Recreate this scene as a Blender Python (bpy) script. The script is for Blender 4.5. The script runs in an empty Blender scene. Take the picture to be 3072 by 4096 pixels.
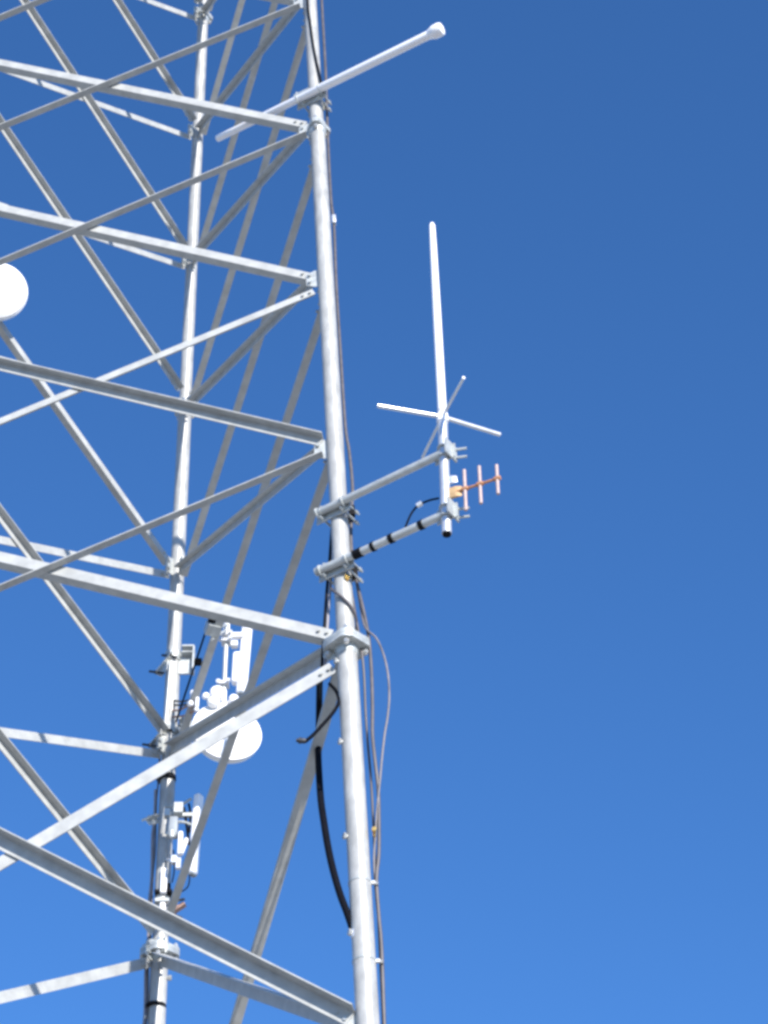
import bpy, bmesh, math, random
from mathutils import Vector, Matrix
random.seed(7)
SC = bpy.context.scene
COL = SC.collection

# ------------------------------------------------------------------ camera, sky, sun, exposure
S = 2.0                                   # metres per lattice panel above the big flange joint
CAM_Z, CAM_D = -9.19604845, 7.33394711    # camera in panel units, level 0 of the lattice is z = 0
GROUND = CAM_Z - 1.6 / S
F_PX, PITCH, ROLL, YAW = math.exp(9.15080572), 0.73309314, -0.01338923, 0.15462082
W, H = 3072, 4096
fwd = Vector((math.sin(YAW)*math.cos(PITCH), math.cos(YAW)*math.cos(PITCH), math.sin(PITCH)))
rgt = Vector((math.cos(YAW), -math.sin(YAW), 0))
upv = rgt.cross(fwd)
rgt, upv = rgt*math.cos(ROLL) + upv*math.sin(ROLL), upv*math.cos(ROLL) - rgt*math.sin(ROLL)
CAM = Vector((0, -CAM_D, CAM_Z - GROUND)) * S
cd = bpy.data.cameras.new('camera'); cam = bpy.data.objects.new('camera', cd); COL.objects.link(cam)
m3 = Matrix((rgt, upv, -fwd)).transposed()
cam.matrix_world = Matrix.Translation(CAM) @ m3.to_4x4()
cd.sensor_fit = 'HORIZONTAL'; cd.sensor_width = 36.0; cd.lens = 36.0 * F_PX / W
cd.clip_start = 0.1; cd.clip_end = 9000
SC.camera = cam

SUN_AZ = math.radians(-74.3)              # direction to the sun, measured from +X towards +Y
SUN_EL = math.radians(26.2)
wd = bpy.data.worlds.new("World"); SC.world = wd; wd.use_nodes = True
nt = wd.node_tree; nt.nodes.clear()
sky = nt.nodes.new('ShaderNodeTexSky'); sky.sky_type = 'NISHITA'; sky.sun_disc = False
sky.sun_elevation = SUN_EL
sky.sun_rotation = math.pi/2 - SUN_AZ     # Blender: 0 = +Y, clockwise
sky.altitude = 0; sky.air_density = 1.0; sky.dust_density = 0.0; sky.ozone_density = 10.0
bg = nt.nodes.new('ShaderNodeBackground'); bg.inputs['Strength'].default_value = 0.147
wo = nt.nodes.new('ShaderNodeOutputWorld')
hs = nt.nodes.new('ShaderNodeHueSaturation'); hs.inputs['Saturation'].default_value = 1.035   # the phone's slightly vivid blue
nt.links.new(sky.outputs[0], hs.inputs['Color']); nt.links.new(hs.outputs[0], bg.inputs['Color']); nt.links.new(bg.outputs[0], wo.inputs['Surface'])
sl = bpy.data.lights.new('sun', 'SUN'); sl.energy = 5.0; sl.angle = math.radians(0.5); sl.color = (1.0, 0.955, 0.885)
so = bpy.data.objects.new('sun', sl); COL.objects.link(so)
sdir = Vector((math.cos(SUN_AZ)*math.cos(SUN_EL), math.sin(SUN_AZ)*math.cos(SUN_EL), math.sin(SUN_EL)))
so.rotation_euler = sdir.to_track_quat('Z', 'Y').to_euler(); so.location = (10, -20, 40)
vs = SC.view_settings
vs.view_transform = 'Standard'; vs.look = 'None'; vs.exposure = 0.6; vs.gamma = 1.0; vs.use_curve_mapping = False
SC.cycles.pixel_filter_type = 'BLACKMAN_HARRIS'; SC.cycles.filter_width = 3.2
SC.cycles.max_bounces = 6

# ------------------------------------------------------------------ measuring helpers
def ray(px, py):
    return (fwd + rgt*((px - W/2)/F_PX) - upv*((py - H/2)/F_PX))
def at_depth(px, py, d): return CAM + ray(px, py)*d
def at_z(px, py, z):
    r = ray(px, py); return CAM + r*((z - CAM.z)/r.z)
def at_plane(px, py, P, n):
    r = ray(px, py); return CAM + r*((P - CAM).dot(n)/r.dot(n))
def depth(P): return (P - CAM).dot(fwd)
def size(px, P): return px*depth(P)/F_PX
def proj(P):
    q = P - CAM; d = q.dot(fwd)
    return (W/2 + F_PX*q.dot(rgt)/d, H/2 - F_PX*q.dot(upv)/d)
HF = Vector((fwd.x, fwd.y, 0)).normalized()          # horizontal viewing direction
HR = Vector((HF.y, -HF.x, 0))
ZV = Vector((0, 0, 1))
def upright(px, py, P): return at_plane(px, py, P, HF)   # on the vertical plane through P that faces the viewer

TRI, RAD, TAPER, DROP = -0.81654445, 1.25651694, 0.04467509, 1.52043402
def lev(l): return -float(l) if l <= 4 else -4 - DROP*(l - 4)
def legpt(i, zz):                                      # zz in panel units
    s = RAD*(1 - TAPER*(zz + 4)); a = TRI + i*2*math.pi/3
    return Vector((s*math.cos(a), s*math.sin(a), zz - GROUND))*S
def leg_at_y(i, py):                                   # leg axis point seen at image row py
    lo, hi = -9.5, 6.0
    for _ in range(50):
        mid = (lo + hi)/2
        if proj(legpt(i, mid))[1] > py: lo = mid
        else: hi = mid
    return legpt(i, (lo + hi)/2)
def near(i, px, py, dd=0.0): return at_depth(px, py, depth(leg_at_y(i, py)) + dd)
LEGDIR = [(legpt(i, 1) - legpt(i, 0)).normalized() for i in range(3)]

# ------------------------------------------------------------------ materials
def mat(name, col, rough=0.5, metal=0.0, var=0.0, scale=8.0, bump=0.0, col2=None, spec=0.5, stretch=None, coat=0.0):
    m = bpy.data.materials.new(name); m.use_nodes = True
    n = m.node_tree; b = n.nodes['Principled BSDF']
    b.inputs['Roughness'].default_value = rough; b.inputs['Metallic'].default_value = metal
    b.inputs['Specular IOR Level'].default_value = spec
    b.inputs['Coat Weight'].default_value = coat
    b.inputs['Base Color'].default_value = (*col, 1)
    if var or col2:
        tc = n.nodes.new('ShaderNodeTexCoord'); mp = n.nodes.new('ShaderNodeMapping')
        if stretch: mp.inputs['Scale'].default_value = stretch
        nz = n.nodes.new('ShaderNodeTexNoise'); nz.inputs['Scale'].default_value = scale
        nz.inputs['Detail'].default_value = 5; nz.inputs['Roughness'].default_value = 0.62
        cr = n.nodes.new('ShaderNodeValToRGB')
        c2 = col2 or tuple(c*(1 - var) for c in col); c1 = tuple(min(1, c*(1 + var*0.5)) for c in col)
        cr.color_ramp.elements[0].position = 0.34; cr.color_ramp.elements[0].color = (*c2, 1)
        cr.color_ramp.elements[1].position = 0.66; cr.color_ramp.elements[1].color = (*c1, 1)
        n.links.new(tc.outputs['Object'], mp.inputs[0]); n.links.new(mp.outputs[0], nz.inputs['Vector'])
        n.links.new(nz.outputs[0], cr.inputs[0]); n.links.new(cr.outputs[0], b.inputs['Base Color'])
        mr = n.nodes.new('ShaderNodeMapRange'); mr.inputs[3].default_value = max(0.05, rough - 0.1); mr.inputs[4].default_value = min(1, rough + 0.12)
        n.links.new(nz.outputs[0], mr.inputs[0]); n.links.new(mr.outputs[0], b.inputs['Roughness'])
        if bump:
            bp = n.nodes.new('ShaderNodeBump'); bp.inputs['Strength'].default_value = bump; bp.inputs['Distance'].default_value = 0.01
            n.links.new(nz.outputs[0], bp.inputs['Height']); n.links.new(bp.outputs[0], b.inputs['Normal'])
    return m
M = dict(
    leg=mat('galvanised_pipe', (0.43, 0.425, 0.405), 0.40, 0.10, 0.22, 12, 0.2, stretch=(1, 1, 0.45)),
    angle=mat('galvanised_angle', (0.43, 0.432, 0.415), 0.52, 0.08, 0.16, 9, 0.08),
    plate=mat('galvanised_plate', (0.48, 0.50, 0.49), 0.48, 0.35, 0.22, 22),
    bolt=mat('zinc_bolt', (0.58, 0.58, 0.56), 0.35, 0.6, 0.15, 30),
    pipe=mat('galvanised_mount_pipe', (0.55, 0.56, 0.54), 0.42, 0.35, 0.15, 12),
    white=mat('white_fibreglass', (0.90, 0.885, 0.90), 0.34, 0.0, 0.04, 6),
    radome=mat('white_radome', (0.82, 0.81, 0.80), 0.45, 0.0, 0.05, 5),
    alum=mat('bare_aluminium', (0.74, 0.74, 0.75), 0.32, 0.55, 0.08, 12),
    rubber=mat('black_cable_jacket', (0.006, 0.0065, 0.010), 0.75, 0.0, 0.3, 20, spec=0.06),
    cable=mat('weathered_cable_jacket', (0.10, 0.088, 0.092), 0.42, 0.0, 0.25, 16),
    greyc=mat('grey_cable_jacket', (0.30, 0.28, 0.30), 0.45, 0.0, 0.15, 16),
    loop=mat('faded_cable_jacket', (0.17, 0.155, 0.165), 0.45, 0.0, 0.4, 7),
    clampc=mat('tan_clamp', (0.52, 0.34, 0.17), 0.5, 0.1, 0.2, 25),
    tie=mat('black_tie', (0.007, 0.007, 0.009), 0.7, spec=0.15),
    orange=mat('orange_coating', (0.46, 0.21, 0.10), 0.5, 0.0, 0.12, 25),
    pink=mat('faded_orange_coating', (0.48, 0.36, 0.33), 0.45, 0.0, 0.12, 30),
    brass=mat('brass', (0.80, 0.50, 0.14), 0.25, 0.9, 0.1, 20),
    grey=mat('grey_radio_case', (0.26, 0.29, 0.32), 0.5, 0.0, 0.1, 14),
    dark=mat('dark_steel', (0.05, 0.052, 0.06), 0.5, 0.5, 0.2, 25),
    copper=mat('rusty_clamp', (0.42, 0.26, 0.20), 0.6, 0.2, 0.3, 40),
)
def ground_mat():
    m = bpy.data.materials.new('dry_gravel_and_grass'); m.use_nodes = True
    n = m.node_tree; b = n.nodes['Principled BSDF']; b.inputs['Roughness'].default_value = 0.95
    tc = n.nodes.new('ShaderNodeTexCoord')
    z1 = n.nodes.new('ShaderNodeTexNoise'); z1.inputs['Scale'].default_value = 0.25; z1.inputs['Detail'].default_value = 8
    z2 = n.nodes.new('ShaderNodeTexNoise'); z2.inputs['Scale'].default_value = 14; z2.inputs['Detail'].default_value = 6
    r1 = n.nodes.new('ShaderNodeValToRGB'); r2 = n.nodes.new('ShaderNodeValToRGB')
    r1.color_ramp.elements[0].position = 0.4; r1.color_ramp.elements[0].color = (0.43, 0.41, 0.385, 1)
    r1.color_ramp.elements[1].position = 0.62; r1.color_ramp.elements[1].color = (0.32, 0.31, 0.26, 1)
    r2.color_ramp.elements[0].color = (0.6, 0.6, 0.6, 1); r2.color_ramp.elements[1].color = (1.25, 1.25, 1.25, 1)
    mx = n.nodes.new('ShaderNodeMixRGB'); mx.blend_type = 'MULTIPLY'; mx.inputs[0].default_value = 1
    for z in (z1, z2): n.links.new(tc.outputs['Object'], z.inputs['Vector'])
    n.links.new(z1.outputs[0], r1.inputs[0]); n.links.new(z2.outputs[0], r2.inputs[0])
    n.links.new(r1.outputs[0], mx.inputs[1]); n.links.new(r2.outputs[0], mx.inputs[2]); n.links.new(mx.outputs[0], b.inputs['Base Color'])
    return m

# ------------------------------------------------------------------ mesh helpers
def frame(d):
    d = d.normalized(); a = Vector((0, 0, 1)) if abs(d.z) < 0.9 else Vector((1, 0, 0))
    u = a.cross(d).normalized(); return d, u, d.cross(u)
class MB:
    def __init__(s): s.v = []; s.f = []
    def ring(s, c, u, v, r, n):
        b = len(s.v)
        for k in range(n):
            a = 2*math.pi*k/n; s.v.append(c + u*(r*math.cos(a)) + v*(r*math.sin(a)))
        return b
    def rings(s, bs, n, cap=True):
        for a, b in zip(bs, bs[1:]):
            for k in range(n): s.f.append((a+k, a+(k+1) % n, b+(k+1) % n, b+k))
        if cap:
            s.f.append(tuple(bs[0]+k for k in reversed(range(n)))); s.f.append(tuple(bs[-1]+k for k in range(n)))
        return s
    def cyl(s, P, Q, r, r2=None, n=20):
        d, u, v = frame(Q - P); return s.rings([s.ring(P, u, v, r, n), s.ring(Q, u, v, r if r2 is None else r2, n)], n)
    def lathe(s, P, axis, prof, n=40):                  # prof: (distance along axis, radius)
        d, u, v = frame(axis); return s.rings([s.ring(P + d*h, u, v, max(r, 1e-4), n) for h, r in prof], n)
    def tube(s, pts, r, n=10, smooth=6):
        pts = [Vector(p) for p in pts]
        if smooth and len(pts) > 2:
            o = []; e = [pts[0]*2 - pts[1]] + pts + [pts[-1]*2 - pts[-2]]
            for i in range(1, len(e) - 2):
                p0, p1, p2, p3 = e[i-1:i+3]
                for k in range(smooth):
                    t = k/smooth
                    o.append(0.5*((2*p1) + (p2 - p0)*t + (2*p0 - 5*p1 + 4*p2 - p3)*t*t + (3*p1 - p0 - 3*p2 + p3)*t**3))
            pts = o + [pts[-1]]
        d, u, v = frame(pts[1] - pts[0]); bs = []
        for i, p in enumerate(pts):
            t = (pts[min(i+1, len(pts)-1)] - pts[max(i-1, 0)]).normalized()
            u = (u - t*u.dot(t)).normalized(); bs.append(s.ring(p, u, t.cross(u), r, n))
        return s.rings(bs, n)
    def box(s, c, ax, ay, az, sx, sy, sz):
        b = len(s.v)
        for i in (-.5, .5):
            for j in (-.5, .5):
                for k in (-.5, .5): s.v.append(c + ax*(i*sx) + ay*(j*sy) + az*(k*sz))
        for q in ((0, 1, 3, 2), (4, 6, 7, 5), (0, 4, 5, 1), (2, 3, 7, 6), (0, 2, 6, 4), (1, 5, 7, 3)): s.f.append(tuple(b+k for k in q))
        return s
    def rbox(s, c, ax, ay, az, sx, sy, sz, bev, seg=3):  # rounded box
        bm = bmesh.new(); bmesh.ops.create_cube(bm, size=1)
        for v in bm.verts: v.co = Vector((v.co.x*sx, v.co.y*sy, v.co.z*sz))
        bmesh.ops.bevel(bm, geom=bm.edges[:], offset=bev, segments=seg, affect='EDGES', profile=0.5)
        b = len(s.v); bm.verts.index_update()
        for v in bm.verts: s.v.append(c + ax*v.co.x + ay*v.co.y + az*v.co.z)
        for f in bm.faces: s.f.append(tuple(b + v.index for v in f.verts))
        bm.free(); return s
    def prism(s, poly, c, u, v, n, t):                   # polygon in (u, v), thickness t along n
        b = len(s.v); k = len(poly)
        for h in (-t/2, t/2):
            for x, y in poly: s.v.append(c + u*x + v*y + n*h)
        s.f.append(tuple(b+i for i in reversed(range(k)))); s.f.append(tuple(b+k+i for i in range(k)))
        for i in range(k): s.f.append((b+i, b+(i+1) % k, b+k+(i+1) % k, b+k+i))
        return s
    def sweep(s, poly, P, Q, u, v):                      # profile polygon swept from P to Q
        b = len(s.v); k = len(poly)
        for o in (P, Q):
            for x, y in poly: s.v.append(o + u*x + v*y)
        s.f.append(tuple(b+i for i in range(k))); s.f.append(tuple(b+k+i for i in reversed(range(k))))
        for i in range(k): s.f.append((b+i, b+k+i, b+k+(i+1) % k, b+(i+1) % k))
        return s
    def hexbolt(s, P, d, r, h):
        d, u, v = frame(d); return s.rings([s.ring(P, u, v, r, 6), s.ring(P + d*h, u, v, r, 6)], 6)
ROOT = {}
def obj(name, mb, m, parent=None):
    org = Vector((0, 0, 0))
    if parent is not None: org = Vector(ROOT.get(parent, (0, 0, 0)))
    me = bpy.data.meshes.new(name)
    if parent is None:                                   # own origin at the middle of its lowest point
        zs = min(v.z for v in mb.v); org = sum(mb.v, Vector((0, 0, 0)))/len(mb.v); org.z = zs
    me.from_pydata([tuple(v - org) for v in mb.v], [], mb.f)
    bm = bmesh.new(); bm.from_mesh(me); bmesh.ops.recalc_face_normals(bm, faces=bm.faces); bm.to_mesh(me); bm.free()
    me.polygons.foreach_set('use_smooth', [True]*len(me.polygons)); me.set_sharp_from_angle(angle=math.radians(35))
    me.materials.append(m if not isinstance(m, str) else M[m])
    o = bpy.data.objects.new(name, me); COL.objects.link(o)
    if parent is None: o.location = org
    else: o.parent = parent
    ROOT[o] = org
    return o
def tag(o, label=None, cat=None, group=None, kind=None):
    for k, v in (('label', label), ('category', cat), ('group', group), ('kind', kind)):
        if v: o[k] = v
    return o
def thing(name, loc, label, cat, group=None):
    o = bpy.data.objects.new(name, None); COL.objects.link(o); o.location = loc; o.empty_display_size = 0.2
    ROOT[o] = Vector(loc); return tag(o, label, cat, group)

# ------------------------------------------------------------------ ground
g = MB(); R = 4000
for x, y in ((-R, -R), (R, -R), (R, R), (-R, R)): g.v.append(Vector((x, y, 0)))
g.f.append((0, 1, 2, 3))
go = obj('ground', g, ground_mat()); tag(go, kind='structure')

# ------------------------------------------------------------------ lattice tower
tower = thing('lattice_tower', (0, 0, 0), 'tall three legged galvanised lattice tower with crossed angle braces', 'tower')
TOP, BASE = 6, GROUND
def leg_r(zz): return 0.060 if zz > -1 else (0.066 if zz > -4 else 0.073)
legs = []
for i in range(3):
    mb = MB(); d, u, v = frame(LEGDIR[i]); bs = []
    for za, zb in ((BASE, -4.0), (-4.0, -1.0), (-1.0, 2.0), (2.0, TOP)):
        r = leg_r((za + zb)/2)
        for k in range(5): bs.append(mb.ring(legpt(i, za + (zb - za)*k/4), u, v, r, 32))
    mb.rings(bs, 32); legs.append(obj('leg', mb, 'leg', tower))
# joints between leg sections: two thick plates bolted face to face
for i in range(3):
    for zz in (-4.0, -1.0, 2.0, 5.0):
        c = legpt(i, zz); d, u, v = frame(LEGDIR[i]); r = leg_r(zz - .5)*1.0 + (0.055 if zz < -3 else 0.042)
        mb = MB()
        big = zz < -3
        rb = 0.13 if big else r - 0.026                  # bolt circle
        a0 = math.atan2(-HF.y, -HF.x) if big else TRI + i*2*math.pi/3
        nb = 4 if big else 3
        X = (ZV.cross(d)).normalized() if False else (HR - d*HR.dot(d)).normalized(); Y = d.cross(X)
        th = 0.034 if big else 0.024
        poly = []
        for k in range(nb):                              # square or three-cornered plate with blunt corners
            a = math.atan2(-1, 0) + k*2*math.pi/nb if big else a0 + (k + .5)*2*math.pi/nb - math.atan2(X.y, X.x)
            for off in (-.24, 0, .24): poly.append(((rb + .036)*math.cos(a + off)*(.985 if off else 1), (rb + .036)*math.sin(a + off)*(.985 if off else 1)))
        for sg in (-1, 1): mb.prism(poly, c + d*(sg*(th/2 + .0012)), X, Y, d, th)
        mb.lathe(c, d, [(-.09, leg_r(zz - .5) + .001), (-.06, leg_r(zz - .5) + .012), (.06, leg_r(zz - .5) + .012), (.09, leg_r(zz - .5) + .001)], 32)
        fl = obj('flange', mb, 'plate', tower)
        for k in range(nb):
            a = -math.pi/2 + k*2*math.pi/nb if big else a0 + (k + .5)*2*math.pi/nb - math.atan2(X.y, X.x)
            q = c + (X*math.cos(a) + Y*math.sin(a))*rb
            b = MB(); b.hexbolt(q - d*0.075, d, 0.021, 0.03); b.cyl(q - d*0.085, q + d*0.085, 0.012, n=10); b.hexbolt(q + d*0.045, d, 0.021, 0.03)
            obj('bolt', b, 'bolt', fl)
MEAS = {'F1': (0.021, -0.012), 'F2': (-0.016, -0.029), 'F3': (0.006, -0.016), 'F4': (0.04, -0.031), 'F5': (-0.021, -0.042),
 'D-1': (-0.06, 0.034), 'D0': (-0.023, 0.098), 'D1': (-0.009, 0.062), 'D2': (-0.056, 0.035), 'D3': (-0.011, 0.075), 'D4': (-0.055, 0.044),
 'G0': (0.043, 0.008), 'G1': (0.037, 0.018), 'G2': (0.026, -0.023), 'G3': (0.027, -0.019), 'G4': (0.0, -0.008), 'G5': (-0.032, -0.027),
 'H-2': (-0.086, -0.074), 'H-1': (-0.073, -0.008), 'H0': (-0.038, -0.025), 'H1': (-0.098, -0.091), 'H2': (-0.064, -0.077), 'H3': (0.058, 0.131), 'H4': (0.087, 0.002),
 'U-1': (0.028, -0.029), 'U0': (0.021, 0.002), 'U1': (0.058, 0.041), 'U2': (-0.009, -0.015), 'U3': (0.034, -0.008), 'U4': (0.047, -0.021),
 'V-2': (-0.03, -0.042), 'V-1': (-0.033, 0.012), 'V0': (-0.023, 0.056), 'V1': (0.012, 0.06), 'V2': (-0.035, 0.027), 'V3': (-0.026, 0.044), 'V4': (-0.03, 0.005)}
DEF = {'F': (0.005, -0.03), 'D': (-0.04, 0.06), 'G': (0.03, 0), 'H': (-0.05, -0.03), 'U': (0.03, -0.01), 'V': (-0.03, 0.02)}
FAM = {'F': (0, 2, -1), 'D': (0, 2, 1), 'G': (0, 1, -1), 'H': (0, 1, 1), 'U': (1, 2, -1), 'V': (1, 2, 1)}
# which way each angle is turned: i / o = the standing flange points into or out of the tower, t / b = along its top or bottom edge
CODE = {'F': 'ib', 'D': 'ob', 'G': 'it', 'H': 'ob', 'U': 'it', 'V': 'ot', 'F3': 'ot', 'F5': 'ot', 'D2': 'it', 'D4': 'it', 'U2': 'ob'}
def face_normal(i, j):
    k = 3 - i - j; a = legpt(i, -4); b = legpt(j, -4); c = legpt(k, -4)
    n = (b - a).cross(legpt(i, 0) - a).normalized()
    return n if n.dot(c - a) < 0 else -n
DRAW = {}
def brace(key):
    fam, l = key[0], int(key[1:]); i, j, dl = FAM[fam]; o = MEAS.get(key, DEF[fam])
    lo = min(lev(l), lev(l + dl))
    P = legpt(i, lev(l) + o[0]); Q = legpt(j, lev(l + dl) + o[1]); n = face_normal(i, j)
    d = (Q - P).normalized(); e = n.cross(d).normalized()
    if e.z < 0: e = -e
    code = CODE.get(key, CODE[fam]); sg = 1 if code[0] == 'o' else -1; tb = 1 if code[1] == 't' else -1
    w = (0.080 if fam == 'F' else 0.066) if max(l, l + dl) < 5 else (0.082 if fam == 'H' else 0.104)
    w = {'F4': 0.092, 'G4': 0.084, 'V4': 0.09, 'U4': 0.078, 'V3': 0.08, 'V2': 0.074, 'U3': 0.072}.get(key, w)
    t = 0.009; g0 = 0.0045
    for leg_i, sgn in ((i, 1), (j, -1)):
        h = abs((d - LEGDIR[leg_i]*d.dot(LEGDIR[leg_i])).length); tr = 0.105/h
        if sgn > 0: P = P + d*tr
        else: Q = Q - d*tr
    wi = 0.38*w if fam == 'H' else w                       # unequal angle on the right hand face
    if fam == 'H': P = P - n*0.008; Q = Q - n*0.008
    prof = [(w/2*tb - wi*tb, g0), (w/2*tb, g0), (w/2*tb, g0 + w), ((w/2 - t)*tb, g0 + w), ((w/2 - t)*tb, g0 + t), (w/2*tb - wi*tb, g0 + t)]
    mb = MB(); mb.sweep([(x, y*sg) for x, y in prof], P, Q, e, n)
    DRAW[key] = (P, Q, e, n, d)
    for end, sgn in ((P, 1), (Q, -1)):                    # two bolts through each end
        for k in (0.035, 0.10):
            q = end + d*(k*sgn) + e*((w/2 - wi/2 - .004)*tb); mb.hexbolt(q + n*(sg*(g0 + t*.9)), n*sg, 0.013, 0.007); mb.hexbolt(q + n*(sg*(g0 + t*.2)), -n*sg, 0.013, 0.021)
    return obj('brace', mb, 'angle', tower)
LV = range(-5, 9)
for fam in 'FDGHUV':
    dl = FAM[fam][2]
    for l in LV:
        if -5 <= l + dl <= 8: brace(fam + str(l))
# gusset plates in the plane of each face, with bolt heads through them
for i in range(3):
    for l in LV:
        for j in range(3):
            if j == i: continue
            if l < -4: continue
            c = legpt(i, lev(l)); n = face_normal(i, j); h = legpt(j, lev(l)) - c; d = LEGDIR[i]
            h = (h - d*h.dot(d)); h = (h - n*h.dot(n)).normalized()
            r = leg_r(lev(l)); g1 = r + 0.095
            mb = MB()
            mb.prism([(r*.6, -0.105), (r + .02, -0.105), (g1, -0.075), (g1, 0.055), (r + .02, 0.095), (r*.6, 0.095)], c, h, d, n, 0.008)
            for yy in (-0.048, 0.034):
                for sgn in (-1, 1):
                    mb.hexbolt(c + h*(g1 - .03) + d*yy + n*(0.0135*sgn), n*sgn, 0.014, 0.012)
            obj('gusset_plate', mb, 'plate', tower)
# climbing pegs on the near right leg
for k, (px, py) in enumerate(((1392, 2977), (1410, 3355), (1425, 3740), (1375, 2655))):
    c = leg_at_y(0, py); side = (-HR*0.92 - HF*0.38).normalized(); r = leg_r(-4.5)
    mb = MB(); mb.cyl(c + side*(r - .01), c + side*(r + .02), 0.014, n=12); mb.hexbolt(c + side*(r + .008), side, 0.023, 0.018)
    obj('step_bolt', mb, 'bolt', legs[0])
# lugs on the joint of the near right leg
# concrete piers under the legs
for i in range(3):
    c = legpt(i, BASE)
    mb = MB(); mb.cyl(Vector((c.x, c.y, -0.4)), Vector((c.x, c.y, 0.05)), 0.45, n=32); obj('footing', mb, mat('concrete', (0.38, 0.37, 0.35), 0.9, 0, 0.2, 6), tower)

# ------------------------------------------------------------------ pipes held in front of the near right leg
def arm_plane(a, b, gap, i=0):
    """height at which the horizontal pipe seen from a to b passes the leg axis with the given clearance, on the near side"""
    lo, hi = leg_at_y(i, (a[1]+b[1])/2 + 700).z, leg_at_y(i, (a[1]+b[1])/2 - 700).z
    def clr(z):
        P, Q = at_z(*a, z), at_z(*b, z); d = (Q - P).normalized(); c = legpt(i, z/S + GROUND)
        nn = Vector((d.y, -d.x, 0))
        if nn.dot(CAM - P) < 0: nn = -nn
        return (P - c).dot(nn)
    for _ in range(60):
        mid = (lo + hi)/2
        if clr(mid) > gap: lo = mid
        else: hi = mid
    z = (lo + hi)/2
    return at_z(*a, z), at_z(*b, z), z
def leg_clamp(parent, P, Q, z, i=0, rp=0.03, name='clamp'):
    """two plates and U-bolts that hold a pipe P-Q to leg i"""
    c = legpt(i, z/S + GROUND); d = (Q - P).normalized(); n = Vector((d.y, -d.x, 0))
    if n.dot(CAM - c) < 0: n = -n
    r = leg_r(z/S + GROUND)
    mb = MB()
    mb.box(c + n*(r + 0.006), d, ZV, n, 0.30, 0.15, 0.012)
    mb.box(c - n*(r + 0.012) - d*.02, d, ZV, n, 0.20, 0.10, 0.012)
    for sx in (-1, 1):
        for sz in (-1, 1):
            q = c + d*(sx*(r + 0.025)) + ZV*(sz*0.05)
            mb.cyl(q + n*(r + 0.045), q - n*(r + 0.06), 0.009, n=8); mb.hexbolt(q - n*(r + 0.018), -n, 0.017, 0.018); mb.hexbolt(q + n*(r + 0.012), n, 0.017, 0.018)
            # U-bolt round the pipe
        q = c + d*(sx*0.115); p = c + n*(r + 0.012 + rp)
        mb.tube([q + n*(r) - ZV*(rp + .008), q + n*(r + 0.012 + rp) - ZV*(rp + .008), q + n*(r + 0.02 + 2*rp), q + n*(r + 0.012 + rp) + ZV*(rp + .008), q + n*r + ZV*(rp + .008)], 0.008, 8, 5)
    return obj(name, mb, 'plate', parent)

mount = None
rp = 0.0305
PU, QU, zU = arm_plane((1283, 2047), (1800, 1800), leg_r(-3) + 0.012 + rp)
PL, QL, zL = arm_plane((1272, 2286), (1818, 2040), leg_r(-3) + 0.012 + rp)
mastP = at_z(1775, 1812, zU)
dU = (QU - PU).normalized(); nU = Vector((dU.y, -dU.x, 0)); nU = nU if nU.dot(CAM - PU) > 0 else -nU
rm = 0.036
mx = mastP + nU*0.0
mast_lo = upright(1776, 2135, mx); mast_hi = upright(1760, 1655, mx); mast_lo.xy = mx.xy; mast_hi.xy = mx.xy
mount = thing('side_arm_mount', (PL + QL)/2, 'pair of grey pipe arms clamped across the near right leg, holding a short upright mast', 'antenna mount')
def lower_shift():
    d = (QL - PL).normalized(); n = Vector((d.y, -d.x, 0)); return n if n.dot(CAM - PL) > 0 else -n
for P, Q, z in ((PU, QU, zU), (PL, QL, zL)):
    d = (Q - P).normalized(); n = Vector((d.y, -d.x, 0)); n = n if n.dot(CAM - P) > 0 else -n
    # keep the pipe clear of the mast: it passes just behind it
    off = (mx - P).dot(n)
    mb = MB(); mb.cyl(P, Q, rp, n=24); am = obj('arm', mb, 'pipe', mount)
    mb = MB(); mb.lathe(P - d*0.02, d, [(0, rp*.9), (0.004, rp*1.08), (0.03, rp*1.08), (0.031, rp)], 20); obj('end_cap', mb, 'plate', am)
    leg_clamp(mount, P, Q, z, 0, rp)
    c = Vector((mx.x, mx.y, z)); mb = MB()
    mb.box(c + n*0.0 - n*(0.018), d, ZV, n, 0.17, 0.13, 0.012)
    mb.box(c + d*0.06, d, ZV, n, 0.012, 0.14, 0.15)
    for sz in (-1, 1):
        mb.tube([c + ZV*(sz*.045) - d*(rm + .01) - n*.09, c + ZV*(sz*.045) - d*(rm + .01), c + ZV*(sz*.045) + n*(rm + .012), c + ZV*(sz*.045) + d*(rm + .01), c + ZV*(sz*.045) + d*(rm + .01) - n*.09], 0.008, 8, 5)
        mb.cyl(c + d*0.05 + ZV*(sz*.04) - n*0.05, c + d*0.14 + ZV*(sz*.04) - n*0.09, 0.010, n=8)
    obj('clamp', mb, 'plate', mount)
mb = MB(); mb.cyl(mast_lo, mast_hi, rm, n=28); mast = obj('mast', mb, 'alum', mount)
mb = MB(); mb.cyl(mast_lo - ZV*0.012, mast_lo + ZV*0.004, rm*0.86, n=20); obj('end_plug', mb, 'tie', mast)
# black tape round the lower arm
dL = (QL - PL).normalized()
for px, wd_ in ((1432, .07), (1493, .028), (1566, .035), (1686, .036)):
    t = (px - 1272)/(1818 - 1272); py = 2286 + (2040 - 2286)*t; c = at_z(px, py, zL)
    mb = MB(); mb.cyl(c - dL*wd_/2, c + dL*wd_/2, rp + 0.006, n=20); tp = obj('tape_band', mb, 'tie', mount)

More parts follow.
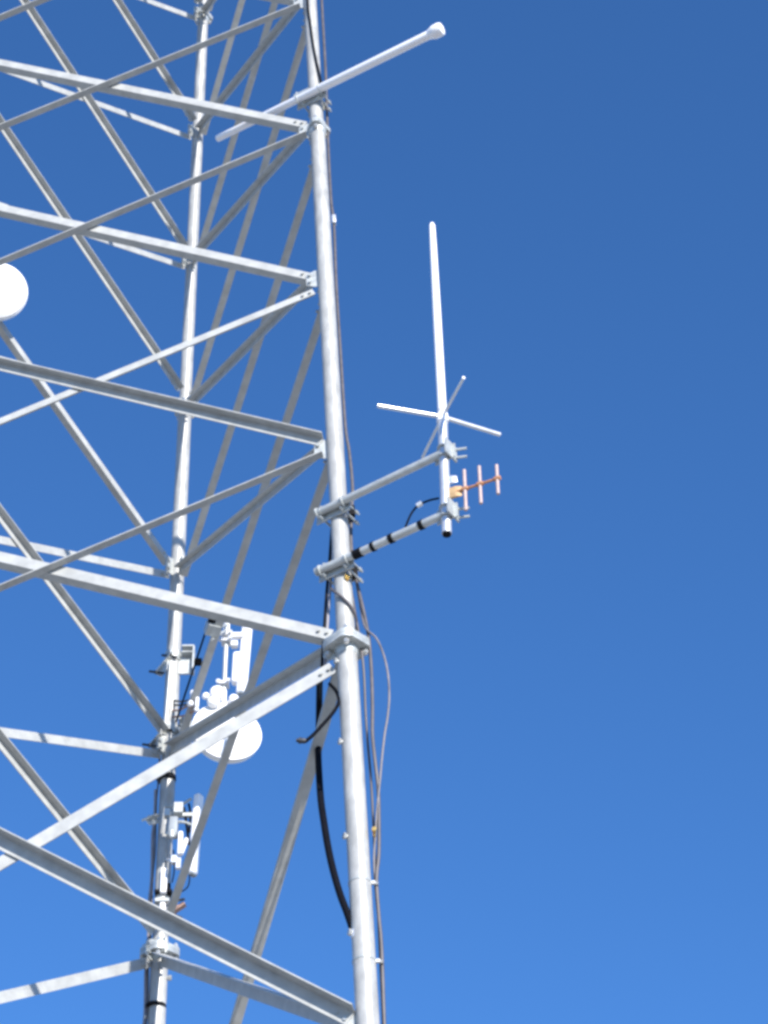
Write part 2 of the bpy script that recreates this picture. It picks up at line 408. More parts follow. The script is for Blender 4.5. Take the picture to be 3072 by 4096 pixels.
# ------------------------------------------------------------------ upright ground plane antenna on the mast
hub = mx.copy(); hub.z = upright(1757, 1668, mx).z
wt = upright(1728, 893, mx); wb = upright(1756, 1645, mx)
whip = thing('whip_antenna', mast_hi, 'slim white upright whip antenna with four straight radials, on top of the short mast', 'antenna')
mb = MB(); h = wt.z - wb.z
w0 = Vector((mx.x, mx.y, wb.z)); h = (wt - w0).length; mb.lathe(w0, wt - w0, [(0, .0335), (h*.5, .032), (h*.86, .0275), (h*.985, .024), (h, .013)], 20); obj('radiator', mb, 'white', whip)
mb = MB(); mb.lathe(Vector((mx.x, mx.y, mast_hi.z - .06)), ZV, [(0, .042), (.05, .042), (.055, .032), (hub.z - mast_hi.z + .0, .032), (hub.z - mast_hi.z + .005, .043), (hub.z - mast_hi.z + .075, .043), (hub.z - mast_hi.z + .08, .026), (wb.z - mast_hi.z + .065, .026)], 24); obj('base_hub', mb, 'white', whip)
for px, py, col in ((1510, 1623, 'alum'), (2000, 1739, 'alum'), (1855, 1510, 'thin'), (1690, 1830, 'thin')):
    e = at_z(px, py, hub.z); dd = (e - hub).normalized(); mb = MB(); mb.cyl(hub + dd*.02, e, 0.0115 if col == 'thin' else 0.0165, n=14)
    rd = obj('radial', mb, 'alum', whip)

# ------------------------------------------------------------------ small yagi on the mast
yz = upright(1790, 1981, mx).z
y0 = at_z(1778, 1984, yz); y1 = at_z(1996, 1912, yz); dy = (y1 - y0).normalized()
y0 = Vector((mx.x, mx.y, yz)); dy = (y1 - y0).normalized()
yagi = thing('yagi_antenna', y0, 'small orange beam antenna with three upright rods, clamped to the short mast', 'antenna')
mb = MB(); mb.cyl(y0 + dy*.03, y1, 0.010, n=14); obj('boom', mb, 'orange', yagi)
for px, ya, yb in ((1860, 1881, 2041), (1920, 1866, 2014), (1989, 1861, 1976)):
    t = (px - 1778)/(1996 - 1778.0); c = y0 + (y1 - y0)*t
    for _ in range(12):
        c = c + dy*((px - proj(c)[0])*depth(c)/F_PX*1.2)
    a = upright(px, ya, c); b = upright(px, yb, c)
    mb = MB(); mb.cyl(Vector((c.x, c.y, b.z)), Vector((c.x, c.y, a.z)), 0.0125, n=14); el = obj('element', mb, 'pink', yagi)
    mb = MB(); mb.lathe(c - dy*0.025, dy, [(0, .015), (.004, .018), (.046, .018), (.05, .015)], 14); obj('element_clip', mb, 'orange', el)
mb = MB(); c = y0 + dy*0.065; mb.rbox(c, dy, HR, ZV, 0.09, 0.055, 0.10, 0.012); obj('mast_clamp', mb, 'clampc', yagi)
mb = MB(); mb.rbox(y0 + ZV*.13 + dy*.05, dy, HR, ZV, 0.05, 0.05, 0.07, 0.012); obj('saddle', mb, 'alum', yagi)

# ------------------------------------------------------------------ white tube antenna across the top of the leg
rt = 0.0375
PT, QT, zT = arm_plane((868, 556), (1752, 122), leg_r(0.5) + 0.02 + rt)
tube = thing('tube_antenna', PT, 'long white pole antenna with a flared end cap, held sideways across the upper leg', 'antenna')
d = (QT - PT).normalized(); L = (QT - PT).length
mid = (at_z(1270, 357, zT) - PT).length
mb = MB(); mb.lathe(PT, d, [(0, rt*.72), (.01, rt*.82), (mid - .01, rt*.94), (mid, rt*1.04), (L*.93, rt*1.06), (L*.965, rt*1.12)], 28); obj('radome_tube', mb, 'white', tube)
mb = MB(); mb.lathe(PT, d, [(L*.958, rt*1.08), (L*.976, rt*1.5), (L*.984, rt*1.68), (L*1.008, rt*1.7), (L*1.017, rt*1.5), (L*1.021, rt*.9)], 28); obj('end_cap', mb, 'white', tube)
cl = leg_clamp(tube, PT, QT, zT, 0, rt)
c = leg_at_y(0, 372); n = Vector((d.y, -d.x, 0)); n = n if n.dot(CAM - c) > 0 else -n
mb = MB(); mb.box(c - d*.10 + n*.055 - ZV*.02, d, ZV, n, .16, .05, .05); mb.cyl(c - d*.16 + n*.06 - ZV*.10, c - d*.16 + n*.06 + ZV*.04, .012, n=8)
obj('bracket', mb, 'plate', tube)

# ------------------------------------------------------------------ cables on the near right leg
def cable(name, i, pts, r, m, label, dd=0.0, cat='cable', group=None):
    mb = MB(); mb.tube([near(i, p[0], p[1], p[2] if len(p) > 2 else dd) for p in pts], r, 12, 6)
    return tag(obj(name, mb, m), label, cat, group)
run = 'cables running down the near right leg'
cable('coax_cable', 0, [(1272, -420, .03), (1280, -200, .03), (1287, 0, .02), (1298, 200, .02), (1304, 318, .02), (1312, 560, .03), (1324, 796, .03), (1336, 900, .03), (1345, 1134, .03), (1360, 1378, .03), (1381, 1700, .03), (1397, 1808, .03), (1410, 1944, .03), (1407, 2047, .03), (1404, 2160, .03), (1414, 2270, .03), (1437, 2370, .0), (1460, 2470, .0), (1476, 2560, .0), (1486, 2690, .0), (1490, 2830, .0), (1490, 2940, .0), (1501, 3050, .0), (1513, 3160, .02), (1516, 3300, .02), (1515, 3420, .02), (1506, 3520, .02), (1515, 3660, .03), (1526, 3790, .03), (1537, 4096, .03), (1552, 4500, .03)], 0.0125, 'cable',
      'longest weathered cable, hugging the right edge of the near leg all the way down', group=run)
cable('coax_cable', 0, [(1418, 2290, .03), (1432, 2370, .02), (1446, 2450, .02), (1462, 2512, -.02), (1505, 2553, -.04), (1534, 2618, -.05), (1552, 2698, -.05), (1557, 2788, -.05), (1550, 2870, -.04), (1539, 2935, -.03), (1528, 3030, -.01), (1519, 3130, 0), (1509, 3230, .02), (1502, 3330, .03), (1496, 3450, .03), (1506, 3600, .04), (1519, 3740, .04), (1532, 4096, .05), (1548, 4500, .05)], 0.008, 'loop',
      'thin cable bowing out in a wide loop right of the big flange joint', group=run)
cable('coax_cable', 0, [(1398, 2330, .02), (1412, 2400, .02), (1424, 2470, .0), (1440, 2560, -.02), (1452, 2650, .0), (1458, 2740, .04), (1462, 2840, .06), (1470, 2960, .08), (1484, 3120, .08), (1494, 3300, .08), (1499, 3420, .08), (1510, 3600, .07), (1538, 4200, .07)], 0.009, 'cable',
      'thin cable pressed between the right side of the joint plate and the outer cables', group=run)
cable('coax_cable', 0, [(1330, 2080, .10), (1324, 2160, .11), (1317, 2260, .11), (1308, 2351, .11), (1299, 2480, .11), (1292, 2590, .11), (1286, 2700, .25), (1282, 2770, .6), (1278, 2840, .9), (1276, 2890, 1.0)], 0.011, 'tie',
      'black cable dropping behind the left side of the leg between the two arms', group=run)
cable('coax_cable', 0, [(1342, 2085, .10), (1336, 2160, .10), (1329, 2260, .10), (1321, 2351, .10), (1311, 2480, .10), (1304, 2590, .10), (1299, 2680, .11)], 0.0105, 'greyc',
      'pale grey cable beside the black one, left of the leg under the arms', group=run)
tk = cable('feeder_cable', 0, [(1279, 2690, .30), (1277, 2800, .75), (1275, 2930, .95), (1273, 3015, .85), (1277, 3110, .55), (1284, 3205, .3), (1296, 3290, .12), (1309, 3372, .06), (1325, 3450, .01), (1343, 3520, 0), (1363, 3585, -.01), (1384, 3640, -.01), (1404, 3698, -.0), (1418, 3745, .03), (1432, 3800, .06), (1452, 3920, .08), (1480, 4250, .08)], 0.024, 'rubber',
      'thick black feeder cable swinging out left of the leg and back into it')
c = near(0, 1420, 3738, -.02); mb = MB(); q = (near(0, 1412, 3713) - near(0, 1425, 3765)).normalized(); mb.cyl(c - q*.025, c + q*.025, .031, n=16); mb.box(c + HR*.03, HR, q, HF, .05, .03, .04); obj('cable_clip', mb, 'alum', tk)
pg = cable('pigtail_cable', 0, [(1318, 2735, .12), (1341, 2760, .06), (1353, 2785, .0), (1354, 2812, -.04), (1333, 2850, -.06), (1296, 2893, -.08), (1255, 2937, -.1), (1222, 2966, -.1)], 0.0125, 'rubber', 'short black pigtail cable curling left across a brace, its loose end capped with a connector')
a, b = near(0, 1224, 2964, -.1), near(0, 1196, 2962, -.1); dd = (b - a).normalized()
mb = MB(); mb.lathe(a, dd, [(0, .015), (.008, .019), (.03, .019), (.032, .022), (.05, .022), (.052, .013), (.066, .013)], 12); obj('connector', mb, 'dark', pg)
cable('coax_cable', 0, [(1222, -300, -.10), (1230, 0, -.10), (1240, 90, -.11), (1251, 170, -.12), (1264, 240, -.12), (1278, 300, -.12), (1287, 340, -.10)], 0.0115, 'tie', 'black cable slanting across the front of the upper leg to the white tube', group=run)
wrapc = MB(); pts = []
for k in range(15):
    t = k/14; py = 2350 + 170*t; c = leg_at_y(0, py); a = math.pi*(1.05 - 1.25*t)
    pts.append(c + HR*(math.cos(a)*.082) - HF*(math.sin(a)*.082))
wrapc.tube(pts, .010, 10, 3)
tag(obj('coax_cable', wrapc, 'cable'), 'cable wound across the front of the leg just above the flange joint', 'cable', run)
yc = cable('yagi_cable', 0, [(1756, 1993), (1740, 1996), (1722, 2000), (1700, 2008), (1677, 2018), (1660, 2034), (1645, 2055), (1633, 2080), (1622, 2108)], 0.008, 'rubber', 'thin black lead drooping from the short mast onto the lower arm', dd=depth(mx) - depth(leg_at_y(0, 2050)))
a = near(0, 1688, 2012, depth(mx) - depth(leg_at_y(0, 2012))); b = near(0, 1668, 2024, depth(mx) - depth(leg_at_y(0, 2024)))
mb = MB(); mb.cyl(a, b, .02, n=14); obj('connector', mb, 'alum', yc)
# ties and small fittings that hold the cables to the leg
tie_specs = [((1407, 2046), 44, 26), ((1416, 2290), 46, 30), ((1336, 880), 40, 16)]
for (px, py), hgt, w_ in tie_specs:
    c = near(0, px, py, .01); mb = MB(); dz = LEGDIR[0]
    mb.rbox(c, HR, HF, dz, size(w_, c), .05, size(hgt, c)*1.2, .008)
    tag(obj('cable_tie', mb, 'tie' if py > 1000 else 'alum'),
        {2046: 'black tape lump on the leg cable, at the upper arm', 2290: 'black tape lump on the leg cables, just under the lower arm', 880: 'pale clip on the cable along the upper half of the leg'}[py], 'cable clip')
for py, lab in ((3535, 'upper of two thin steel bands round the lowest visible part of the near leg'), (3848, 'lower of two thin steel bands round the lowest visible part of the near leg')):
    c = leg_at_y(0, py); r = leg_r(-5); mb = MB(); d0 = LEGDIR[0]; mb.lathe(c - d0*.008, d0, [(0, r), (.001, r + .004), (.015, r + .004), (.016, r)], 32)
    bd = thing('hose_band', c, lab, 'band', 'steel bands round the near leg'); o = obj('strap', mb, 'plate', bd)
    mb = MB(); mb.box(c + HR*(r + .012) - HF*.01, HR, HF, d0, .03, .02, .022); mb.hexbolt(c + HR*(r + .026), HR, .011, .02); obj('screw_housing', mb, 'bolt', bd)
c = near(0, 1497, 3331, -.02); mb = MB(); mb.hexbolt(c - HF*.02, -HF, .017, .03); mb.cyl(c - ZV*.03, c + ZV*.03, .010, n=10)
tag(obj('ground_clamp', mb, 'brass'), 'shiny brass ground clamp on the cables right of the lower leg', 'clamp')
c = leg_at_y(0, 2334); mb = MB(); mb.hexbolt(c - HF*.066 + HR*.03, (HR*.5 - HF).normalized(), .024, .012); mb.cyl(c - HF*.066 + HR*.03 - ZV*.03, c - HF*.066 + HR*.03 + ZV*.03, .008, n=8)
tag(obj('ground_lug', mb, 'brass'), 'yellowish brass lug on the leg just below the lower arm clamp', 'clamp')

# ------------------------------------------------------------------ gear round the far leg
LB = lambda px, py, dd=0.0: near(1, px, py, dd)
# stand-off bracket: two clamps on the leg holding a second pipe on its left
so_ = thing('pipe_bracket', LB(660, 2960), 'pair of bolted clamps with long studs, around the far leg left of the dish', 'bracket')
for py, dxl in ((2632, 0), (2925, -12)):
    c = leg_at_y(1, py); d1 = LEGDIR[1]; r = leg_r(-2)
    a = LB(690 + dxl*1.6, py - 8, -.09); b = LB(636 + dxl*2.2, py + 62, -.12); dd = (b - a).normalized()
    mb = MB(); u = dd.cross(HF).normalized(); mb.sweep([(-.03, -.03), (.03, -.03), (.03, -.022), (-.022, -.022), (-.022, .03), (-.03, .03)], a, b, u, dd.cross(u)); cb = obj('clamp_bar', mb, 'pipe', so_)
    for t in (0.02, .95):
        q = a + (b - a)*t; st = MB(); e = (-HR*.85 + ZV*.45 + HF*.4).normalized(); st.cyl(q - e*.05, q + e*.12, .012, n=8); st.hexbolt(q + e*.03, e, .02, .02); obj('stud', st, 'dark', cb)
    mb = MB(); mb.lathe(c - d1*.05, d1, [(0, r), (.002, r + .012), (.098, r + .012), (.1, r)], 24); mb.hexbolt(c - HF*(r + .01) - HR*.02, -HF, .022, .03); obj('collar', mb, 'plate', so_)
    # channel on the right: back plate, rounded top lip, bright outer edge
    k = LB(755 + dxl, py + 10, -.05)
    mb = MB(); mb.box(k + HR*.045, HR, HF, ZV, .014, .12, .26); mb.box(k - HR*.01 + ZV*.13, HR, HF, ZV, .11, .12, .014); mb.box(k - HR*.01 + ZV*.06, HR, HF, ZV, .11, .12, .010); mb.box(k - HR*.03 - ZV*.05 + HF*.02, HR, HF, ZV, .12, .02, .18)
    obj('channel', mb, 'plate', so_)
p0, p1 = LB(684, 2650, -.10), LB(663, 2895, -.10)
mb = MB(); mb.cyl(p0, p1, .020, n=16); obj('spacer_pipe', mb, 'pipe', so_)
# mount pipe for the upper group
PD = depth(leg_at_y(1, 2650)) - .55
ref = at_depth(908, 2650, PD)
UP = lambda px, py, dd=0.0: upright(px, py, ref) + HF*dd
pt, pb = UP(909, 2478), UP(908, 2655); pb = Vector((pt.x, pt.y, UP(906, 2880).z))
mp = thing('mount_pipe', pb, 'slim upright pipe carrying the upper white panel, clipped to a diagonal brace', 'antenna mount')
mb = MB(); mb.cyl(pb, pt, .021, n=18); obj('pipe', mb, 'pipe', mp)
mb = MB(); mb.cyl(Vector((pt.x, pt.y, UP(908, 2540).z)), pt + ZV*.01, .026, n=18); mb.cyl(Vector((pt.x, pt.y, UP(906, 2855).z)), Vector((pt.x, pt.y, UP(906, 2765).z)), .025, n=18); obj('white_sleeve', mb, 'radome', mp)
# bracket between pipe and brace
P, Q, e, n, d = DRAW['H2']
def on_brace(key, py, off=0.0):
    P, Q, e, n, d = DRAW[key]; lo, hi = 0.0, 1.0
    for _ in range(40):
        mid = (lo + hi)/2
        if proj(P + (Q - P)*mid)[1] < py: lo = mid
        else: hi = mid
    return P + (Q - P)*lo - n*off
hb = on_brace('H2', 2515); mb = MB()
hp = Vector((pt.x, pt.y, UP(908, 2500).z))
mb.tube([hb, hb + (hp - hb)*.5, hp], .014, 10, 3); mb.tube([hb - ZV*.12, hb + (hp - hb)*.4 - ZV*.09, hp - ZV*.05], .012, 10, 3); mb.box(hb, e, d, n, .10, .10, .12); obj('brace_clip', mb, 'plate', mp)
for py in (2545, 2568, 2738):
    c = Vector((pt.x, pt.y, UP(908, py).z)); mb = MB(); mb.box(c, HR, HF, ZV, .085, .09, .03); mb.hexbolt(c - HR*.05 - HF*.03, -HF, .022, .03); mb.hexbolt(c + HR*.04 - HF*.045, -HF, .018, .03); obj('pipe_clamp', mb, 'alum', mp)
# upper slim panel
def panel(name, top, bot, wpx, thick, label, tilt=0.0):
    a, b = UP(*top), UP(*bot); c = (a + b)/2; ax = (a - b).normalized(); w = size(wpx, c)
    t = thing(name, b, label, 'antenna'); f = (-HF*.55 + HR*.83); f = (f - ax*f.dot(ax)).normalized(); sd = ax.cross(f)
    mb = MB(); mb.rbox(c, sd, f, ax, w*.95, thick, (a - b).length, min(w, thick)*.3, 4); obj('radome', mb, 'white', t)
    mb = MB(); mb.rbox(b + ax*.01, sd, f, ax, w*.8, thick*.8, .05, .01, 2); obj('end_plate', mb, 'grey', t)
    return t, c, ax, sd, f, w
p1_, c, ax, sd, f, w = panel('panel_antenna', (990, 2498), (965, 2776), 38, .085, 'slim white upright panel antenna, beside the small pipe above the round dish')
a1 = UP(947, 2620); a2 = UP(940, 2730); mb = MB(); q = (a1 + a2)/2; mb.rbox(q + HR*.005, HR, HF, (a1 - a2).normalized(), .075, .09, (a1 - a2).length*1.1, .025, 4); obj('side_unit', mb, 'white', p1_)
mb = MB(); z1 = UP(930, 2549).z; s0 = Vector((pt.x, pt.y, z1)); mb.box(s0 + HR*.10 - HF*.02, HR, HF, ZV, .17, .05, .042); mb.box(s0 + HR*.075 - ZV*.085, HR, HF, ZV, .06, .06, .05); obj('tilt_bracket', mb, 'radome', p1_)
# round dish
dc = UP(903, 2946, -.02)
ang = math.radians(16)
dax = (-HF*math.cos(ang) + HR*math.sin(ang) + ZV*(.06)).normalized()
dish = thing('dish_antenna', dc, 'round white dish antenna behind the long bright brace, right of the far leg', 'antenna')
rd = size(139, dc)
mb = MB(); mb.lathe(dc, dax, [(-.13, rd*.30), (-.115, rd*.55), (-.07, rd*.86), (-.02, rd*.985), (.05, rd), (.058, rd*.985), (.075, rd*.9), (.095, rd*.7), (.11, rd*.4), (.116, rd*.02)], 64); obj('radome', mb, 'radome', dish)
mb = MB(); mb.lathe(dc, dax, [(.036, rd*1.004), (.038, rd*1.02), (.056, rd*1.02), (.058, rd*1.0)], 64); obj('rim', mb, 'white', dish)
mb = MB(); mb.lathe(dc, dax, [(-.26, .05), (-.25, .075), (-.13, .08), (-.11, .09)], 24); obj('hub', mb, 'grey', dish)
mb = MB(); bh = dc - dax*.2; pq = Vector((pt.x, pt.y, bh.z + .05)); mb.tube([bh, (bh + pq)*.5 - ZV*.02, pq], .025, 12, 4); lb = leg_at_y(1, 2900); mb.tube([bh, bh*.5 + lb*.5, lb], .024, 12, 3); obj('support_arm', mb, 'pipe', dish)
# horn radios clustered above the dish
def horn(px, py, rpx, dd, label, axis, mshell='white'):
    c = UP(px, py, dd); r = size(rpx, c); axis = axis.normalized()
    t = thing('horn_antenna', c, label, 'antenna', 'small round horn antennas above the dish')
    mb = MB(); mb.lathe(c, axis, [(-r*1.5, r*.42), (-r*.9, r*.5), (-r*.35, r*.93), (-r*.1, r*1.0), (r*.12, r*1.0), (r*.34, r*.93), (r*.55, r*.76), (r*.7, r*.48), (r*.76, r*.1)], 32); obj('shell', mb, mshell, t)
    mb = MB(); mb.lathe(c, axis, [(-r*2.3, r*.35), (-r*2.25, r*.55), (-r*1.55, r*.6), (-r*1.45, r*.4)], 18); obj('radio', mb, 'grey', t)
    mb = MB(); e = c - axis*r*1.2; pp = Vector((pt.x, pt.y, e.z)); mb.tube([e, (e + pp)*.5 - axis*.02, pp], .011, 8, 4); obj('bracket', mb, 'pipe', t)
    return t
fa = -HF*.9 + HR*.25 - ZV*.25
horn(872, 2801, 31, -.10, 'largest of the white horn antennas, left of the slim pipe just above the dish', fa)
horn(938, 2810, 23, -.04, 'white horn antenna right of the slim pipe, under the foot of the upper panel', -HF*.7 + HR*.7)
horn(827, 2823, 15, -.14, 'small white horn antenna at the left end of the group above the dish', -HF*.9 - HR*.4)
horn(859, 2853, 26, -.16, 'lowest white horn antenna of the group, tucked against the bright brace', -HF*.75 + HR*.1 + ZV*.3, 'radome')
def stub(px, py, w_, h_, label, dd=-.05):
    c = UP(px, py, dd); t = thing('small_radio', c, label, 'radio', 'small white radios beside the far leg')
    w = size(w_, c); h = size(h_, c)/.75; mb = MB(); mb.lathe(c - ZV*h/2, ZV, [(0, w*.3), (h*.06, w*.5), (h*.94, w*.5), (h, w*.3)], 20); obj('housing', mb, 'white', t)
    mb = MB(); mb.cyl(c - ZV*(h/2 + .03), c - ZV*h/2, w*.25, n=10); mb.box(c + HF*w*.7, HR, HF, ZV, w*.5, w, h*.3); obj('fitting', mb, 'grey', t)
    lb = leg_at_y(1, py); q = c + HF*w; mb = MB(); mb.tube([q, q*.5 + lb*.5 - ZV*.02, lb], .010, 8, 3); obj('bracket', mb, 'dark', t)
stub(771, 2800, 20, 44, 'left one of two tiny white upright cylinders between the far leg and the dish')
stub(792, 2820, 15, 66, 'right one of two tiny white upright cylinders between the far leg and the dish', -.09)
for px, py, r_, lab in ((764, 2842, 14, 'small white ball shaped radio under the tiny cylinders'), (789, 2867, 10, 'smallest white ball shaped radio, lowest of the bits beside the dish')):
    c = UP(px, py, -.1); r = size(r_, c); t = thing('ball_radio', c, lab, 'radio', 'small white radios beside the far leg')
    mb = MB(); mb.lathe(c, -HF + HR*.3, [(-r, r*.3), (-r*.7, r*.72), (0, r), (r*.5, r*.87), (r*.8, r*.6), (r, r*.1)], 24); obj('housing', mb, 'white', t)
    lb = leg_at_y(1, py); mb = MB(); mb.tube([c, c*.5 + lb*.5 - ZV*.03, lb], .010, 8, 3); mb.cyl(c + HF*r*.6, c + HF*r*1.8, r*.5, n=12); obj('bracket', mb, 'copper', t)
# dark cable strapped along the steep brace
P, Q, e, n, d = DRAW['H2']
side = -HR*.03
mb = MB(); mb.tube([on_brace('H2', y, .02) + side for y in (2440, 2470, 2560, 2650, 2740, 2830, 2890)], .009, 8, 4)
bc = tag(obj('brace_cable', mb, 'rubber'), 'black cable strapped along a steep brace left of the slim pipe', 'cable')
for y in (2478, 2650):
    c = on_brace('H2', y, .02); mb = MB(); mb.box(c - HR*.01, HR, HF, d, .06, .07, .03); mb.cyl(c + HR*.03, c + HR*.08 + ZV*.01, .009, n=6); obj('strap', mb, 'tie', bc)

# lower group on the far leg
PD2 = depth(leg_at_y(1, 3330)) - .22
ref = at_depth(780, 3330, PD2)
p2_, c, ax, sd, f, w = panel('panel_antenna', (796, 3181), (771, 3497), 40, .065, 'white upright panel antenna on the lower part of the far leg, crossed by a brace')
lb = leg_at_y(1, 3255)
mb = MB(); q = UP(772, 3258); mb.tube([lb, lb*.5 + q*.5, q], .022, 10, 2); mb.tube([leg_at_y(1, 3240) - HF*.06, UP(720, 3220), UP(765, 3195)], .012, 8, 3); mb.tube([UP(690, 3290), UP(730, 3288), UP(765, 3300)], .014, 8, 3)
mb.box(UP(716, 3246, -.03), HR, HF, ZV, .075, .08, .10); mb.box(UP(740, 3262), HR, HF, ZV, .14, .04, .03); tb_ = obj('tilt_bracket', mb, 'plate', p2_)
mb = MB(); mb.tube([UP(735, 3230), UP(745, 3290), UP(752, 3345), UP(757, 3380)], .012, 8, 4); mb.tube([UP(755, 3215), UP(762, 3260), UP(757, 3330)], .010, 8, 4); obj('lead', mb, 'rubber', p2_)
# grey radio box on the leg, with clamp to the left
gb = thing('radio_box', UP(690, 3325, -.03), 'grey radio box strapped to the far leg beside the lower panel', 'radio')
c = UP(690, 3322, -.04); mb = MB(); mb.rbox(c, HR, HF, ZV, size(46, c), .10, size(66, c)/.78, .012, 2); obj('case', mb, 'grey', gb)
mb = MB(); mb.box(UP(672, 3277, -.08), HR, HF, ZV, .05, .06, .07); mb.cyl(UP(668, 3357, -.08), UP(705, 3362, -.08), .018, n=10); mb.cyl(UP(690, 3350, -.1), UP(690, 3376, -.1), .02, n=10); obj('clamp', mb, 'pipe', gb)
a, b = UP(640, 3278, -.02), UP(598, 3303, -.08)
mb = MB(); dd = (b - a).normalized(); u = dd.cross(HF).normalized(); mb.sweep([(-.03, -.03), (.03, -.03), (.03, -.02), (-.02, -.02), (-.02, .03), (-.03, .03)], a, b, u, dd.cross(u)); mb.cyl(b - HR*.06, b + HR*.02 + ZV*.04, .011, n=8); obj('clamp_bar', mb, 'pipe', gb)
# small fork-shaped radio between leg and panel
fk = thing('fork_radio', UP(722, 3425), 'small white fork shaped antenna between the far leg and the lower panel', 'antenna')
a = UP(724, 3335, -.02); b = UP(719, 3428, -.02); ax = (a - b).normalized(); mb = MB(); mb.rbox((a + b)/2, HR, HF, ax, size(19, a), .06, (a - b).length, .014, 3); obj('radome', mb, 'white', fk)
a = UP(749, 3366, -.04); b = UP(726, 3428, -.04); ax = (a - b).normalized(); mb = MB(); mb.rbox((a + b)/2, ax.cross(HF).normalized(), HF, ax, size(15, a), .05, (a - b).length, .012, 3); obj('fin', mb, 'white', fk)
mb = MB(); mb.box(UP(697, 3440), HR, HF, ZV, .05, .05, .07); mb.box(UP(714, 3455), HR, HF, ZV, .04, .04, .10); mb.tube([leg_at_y(1, 3440), UP(690, 3442), UP(714, 3450)], .014, 8, 3); obj('bracket', mb, 'alum', fk)
mb = MB(); mb.tube([UP(693, 3400), UP(697, 3440), UP(696, 3490), UP(688, 3530)], .006, 8, 4); obj('lead', mb, 'rubber', fk)
mb = MB(); mb.tube([UP(757, 3495), UP(758, 3520), UP(752, 3545), UP(738, 3560), UP(722, 3570), UP(712, 3590)], .006, 8, 5)
tag(obj('jumper_cable', mb, 'rubber'), 'thin black jumper looping from the foot of the lower panel', 'cable')
# patch of sunlight on the leg lower down, put in as a white box
c = LB(655, 3525, -.09); t = thing('sunlit_patch', c, 'narrow white block standing for a sunlit patch on the far leg below the lower panel', 'box')
mb = MB(); mb.rbox(c, HR, HF, LEGDIR[1], size(26, c), .05, size(88, c)/.78, .012, 3); obj('case', mb, 'white', t)
mb = MB(); mb.box(LB(668, 3550, -.05), HR, HF, ZV, .06, .05, .06); mb.box(LB(655, 3577, -.04), HR, HF, ZV, .15, .12, .025); obj('strap', mb, 'tie', t)
c = LB(650, 3632, -.09); t = thing('small_white_box', c, 'smallest white box on the far leg, just above the dark brace', 'box')
mb = MB(); mb.rbox(c, HR, HF, LEGDIR[1], size(22, c), .045, size(34, c)/.78, .01, 3); obj('case', mb, 'white', t)
mb = MB(); mb.box(LB(650, 3610, -.06), HR, HF, ZV, .12, .1, .03); obj('strap', mb, 'plate', t)
# rusty clamp right of the leg
t = thing('rusty_clamp', LB(710, 3620, -.05), 'rusty brown clamp sticking out right of the far leg above the dark brace', 'clamp')
a, b = LB(680, 3645, -.06), LB(735, 3608, -.08); dd = (b - a).normalized(); mb = MB(); u = dd.cross(HF).normalized(); mb.sweep([(-.035, -.03), (.02, -.03), (.02, -.02), (-.02, -.02), (-.02, .03), (-.035, .03)], a, b, u, dd.cross(u)); obj('bar', mb, 'copper', t)
mb = MB(); q = LB(715, 3605, -.08); mb.cyl(q - HR*.05, q + HR*.05 + ZV*.02, .012, n=8); q = LB(700, 3660, -.08); mb.cyl(q, q + HR*.06 - ZV*.03, .010, n=8); obj('stud', mb, 'dark', t)
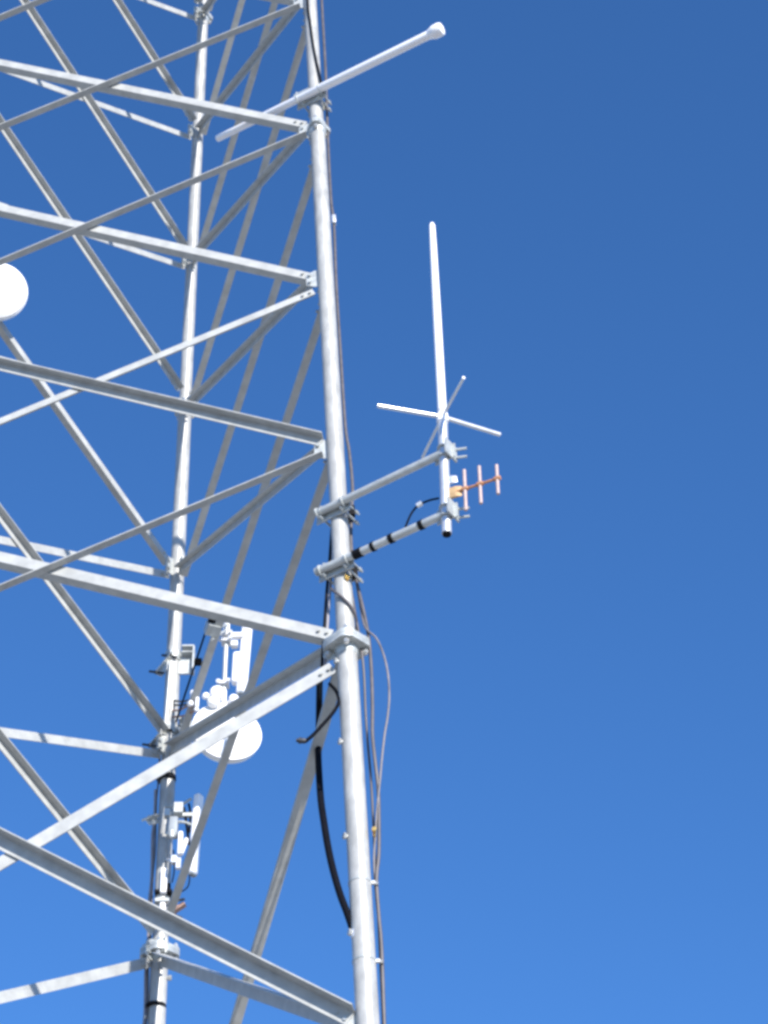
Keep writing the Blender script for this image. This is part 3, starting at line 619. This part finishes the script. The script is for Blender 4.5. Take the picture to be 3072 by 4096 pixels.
# cables down the far leg, with ties
for px0, px1, y0_, y1_, r_, m_, lab in ((656, 601, 3160, 4150, .016, 'greyc', 'pale cable running down the left edge of the far leg'), (650, 606, 3000, 4150, .008, 'cable', 'dark cable hugging the left edge of the far leg')):
    pts = []
    for k in range(12):
        t_ = k/11; y = y0_ + (y1_ - y0_)*t_; c = leg_at_y(1, y); sgn = -1.15 if m_ == 'greyc' else -.92
        pts.append(c + HR*(sgn*.088) - HF*(.0 if m_ == 'greyc' else .035) + HR*.006*math.sin(k*2.1))
    mb = MB(); mb.tube(pts, r_, 10, 4); tag(obj('leg_cable', mb, m_), lab, 'cable', 'cables running down the far leg')
for py, lab in ((3118, 'black wrap on the far leg below the crossing of bright braces'), (4030, 'black tie round the far leg at the foot of the picture')):
    c = leg_at_y(1, py); d1 = LEGDIR[1]; hh = .02 if py < 3500 else .012; mb = MB(); mb.lathe(c - d1*hh - HR*.012 - HF*.012, d1, [(0, .075), (.002, .086), (hh*2, .086), (hh*2 + .002, .075)], 28)
    tag(obj('cable_tie', mb, 'tie'), lab, 'cable tie')
# small bolts sticking out at the bottom of the leg
c = LB(592, 4068, -.02); mb = MB(); mb.hexbolt(c, -HR, .022, .03); mb.cyl(c - HR*.01, c + HR*.08, .013, n=8); obj('step_bolt', mb, 'bolt', legs[1])
c = LB(672, 3912, -.02); mb = MB(); mb.hexbolt(c, HR, .022, .03); mb.cyl(c + HR*.01, c - HR*.06, .013, n=8); obj('step_bolt', mb, 'bolt', legs[1])

# ------------------------------------------------------------------ big dish at the left edge, carried by the third leg
lc = legpt(2, -.75)
dref = at_depth(-12, 1172, depth(legpt(2, -.6)) - .25)
dl = thing('dish_antenna', dref, 'large bright white dish cut off by the left edge of the picture', 'antenna')
r = size(119, dref); ax = (-HF*.86 - ZV*.42 + HR*.22).normalized()
mb = MB(); mb.lathe(dref, ax, [(-.16, r*.25), (-.13, r*.6), (-.07, r*.92), (0, r), (.05, r), (.065, r*.97), (.085, r*.8), (.10, r*.5), (.108, r*.02)], 64); obj('radome', mb, 'radome', dl)
mb = MB(); mb.lathe(dref, ax, [(.030, r*1.002), (.032, r*1.016), (.05, r*1.016), (.052, r*1.0)], 64); obj('rim', mb, 'white', dl)
q = dref - ax*.22; lcz = (q.z)/S + GROUND; lc = legpt(2, lcz)
mb = MB(); mb.lathe(dref, ax, [(-.28, .05), (-.27, .08), (-.16, .085), (-.13, .1)], 20); obj('hub', mb, 'grey', dl)
mb = MB(); mb.tube([q, q*.5 + lc*.5, lc], .03, 12, 2); mb.tube([q + ZV*.12, q*.5 + lc*.5 + ZV*.12, legpt(2, lcz + .06)], .02, 12, 2); mb.cyl(lc - LEGDIR[2]*.08, lc + LEGDIR[2]*.14, .085, n=20); obj('support_arm', mb, 'pipe', dl)
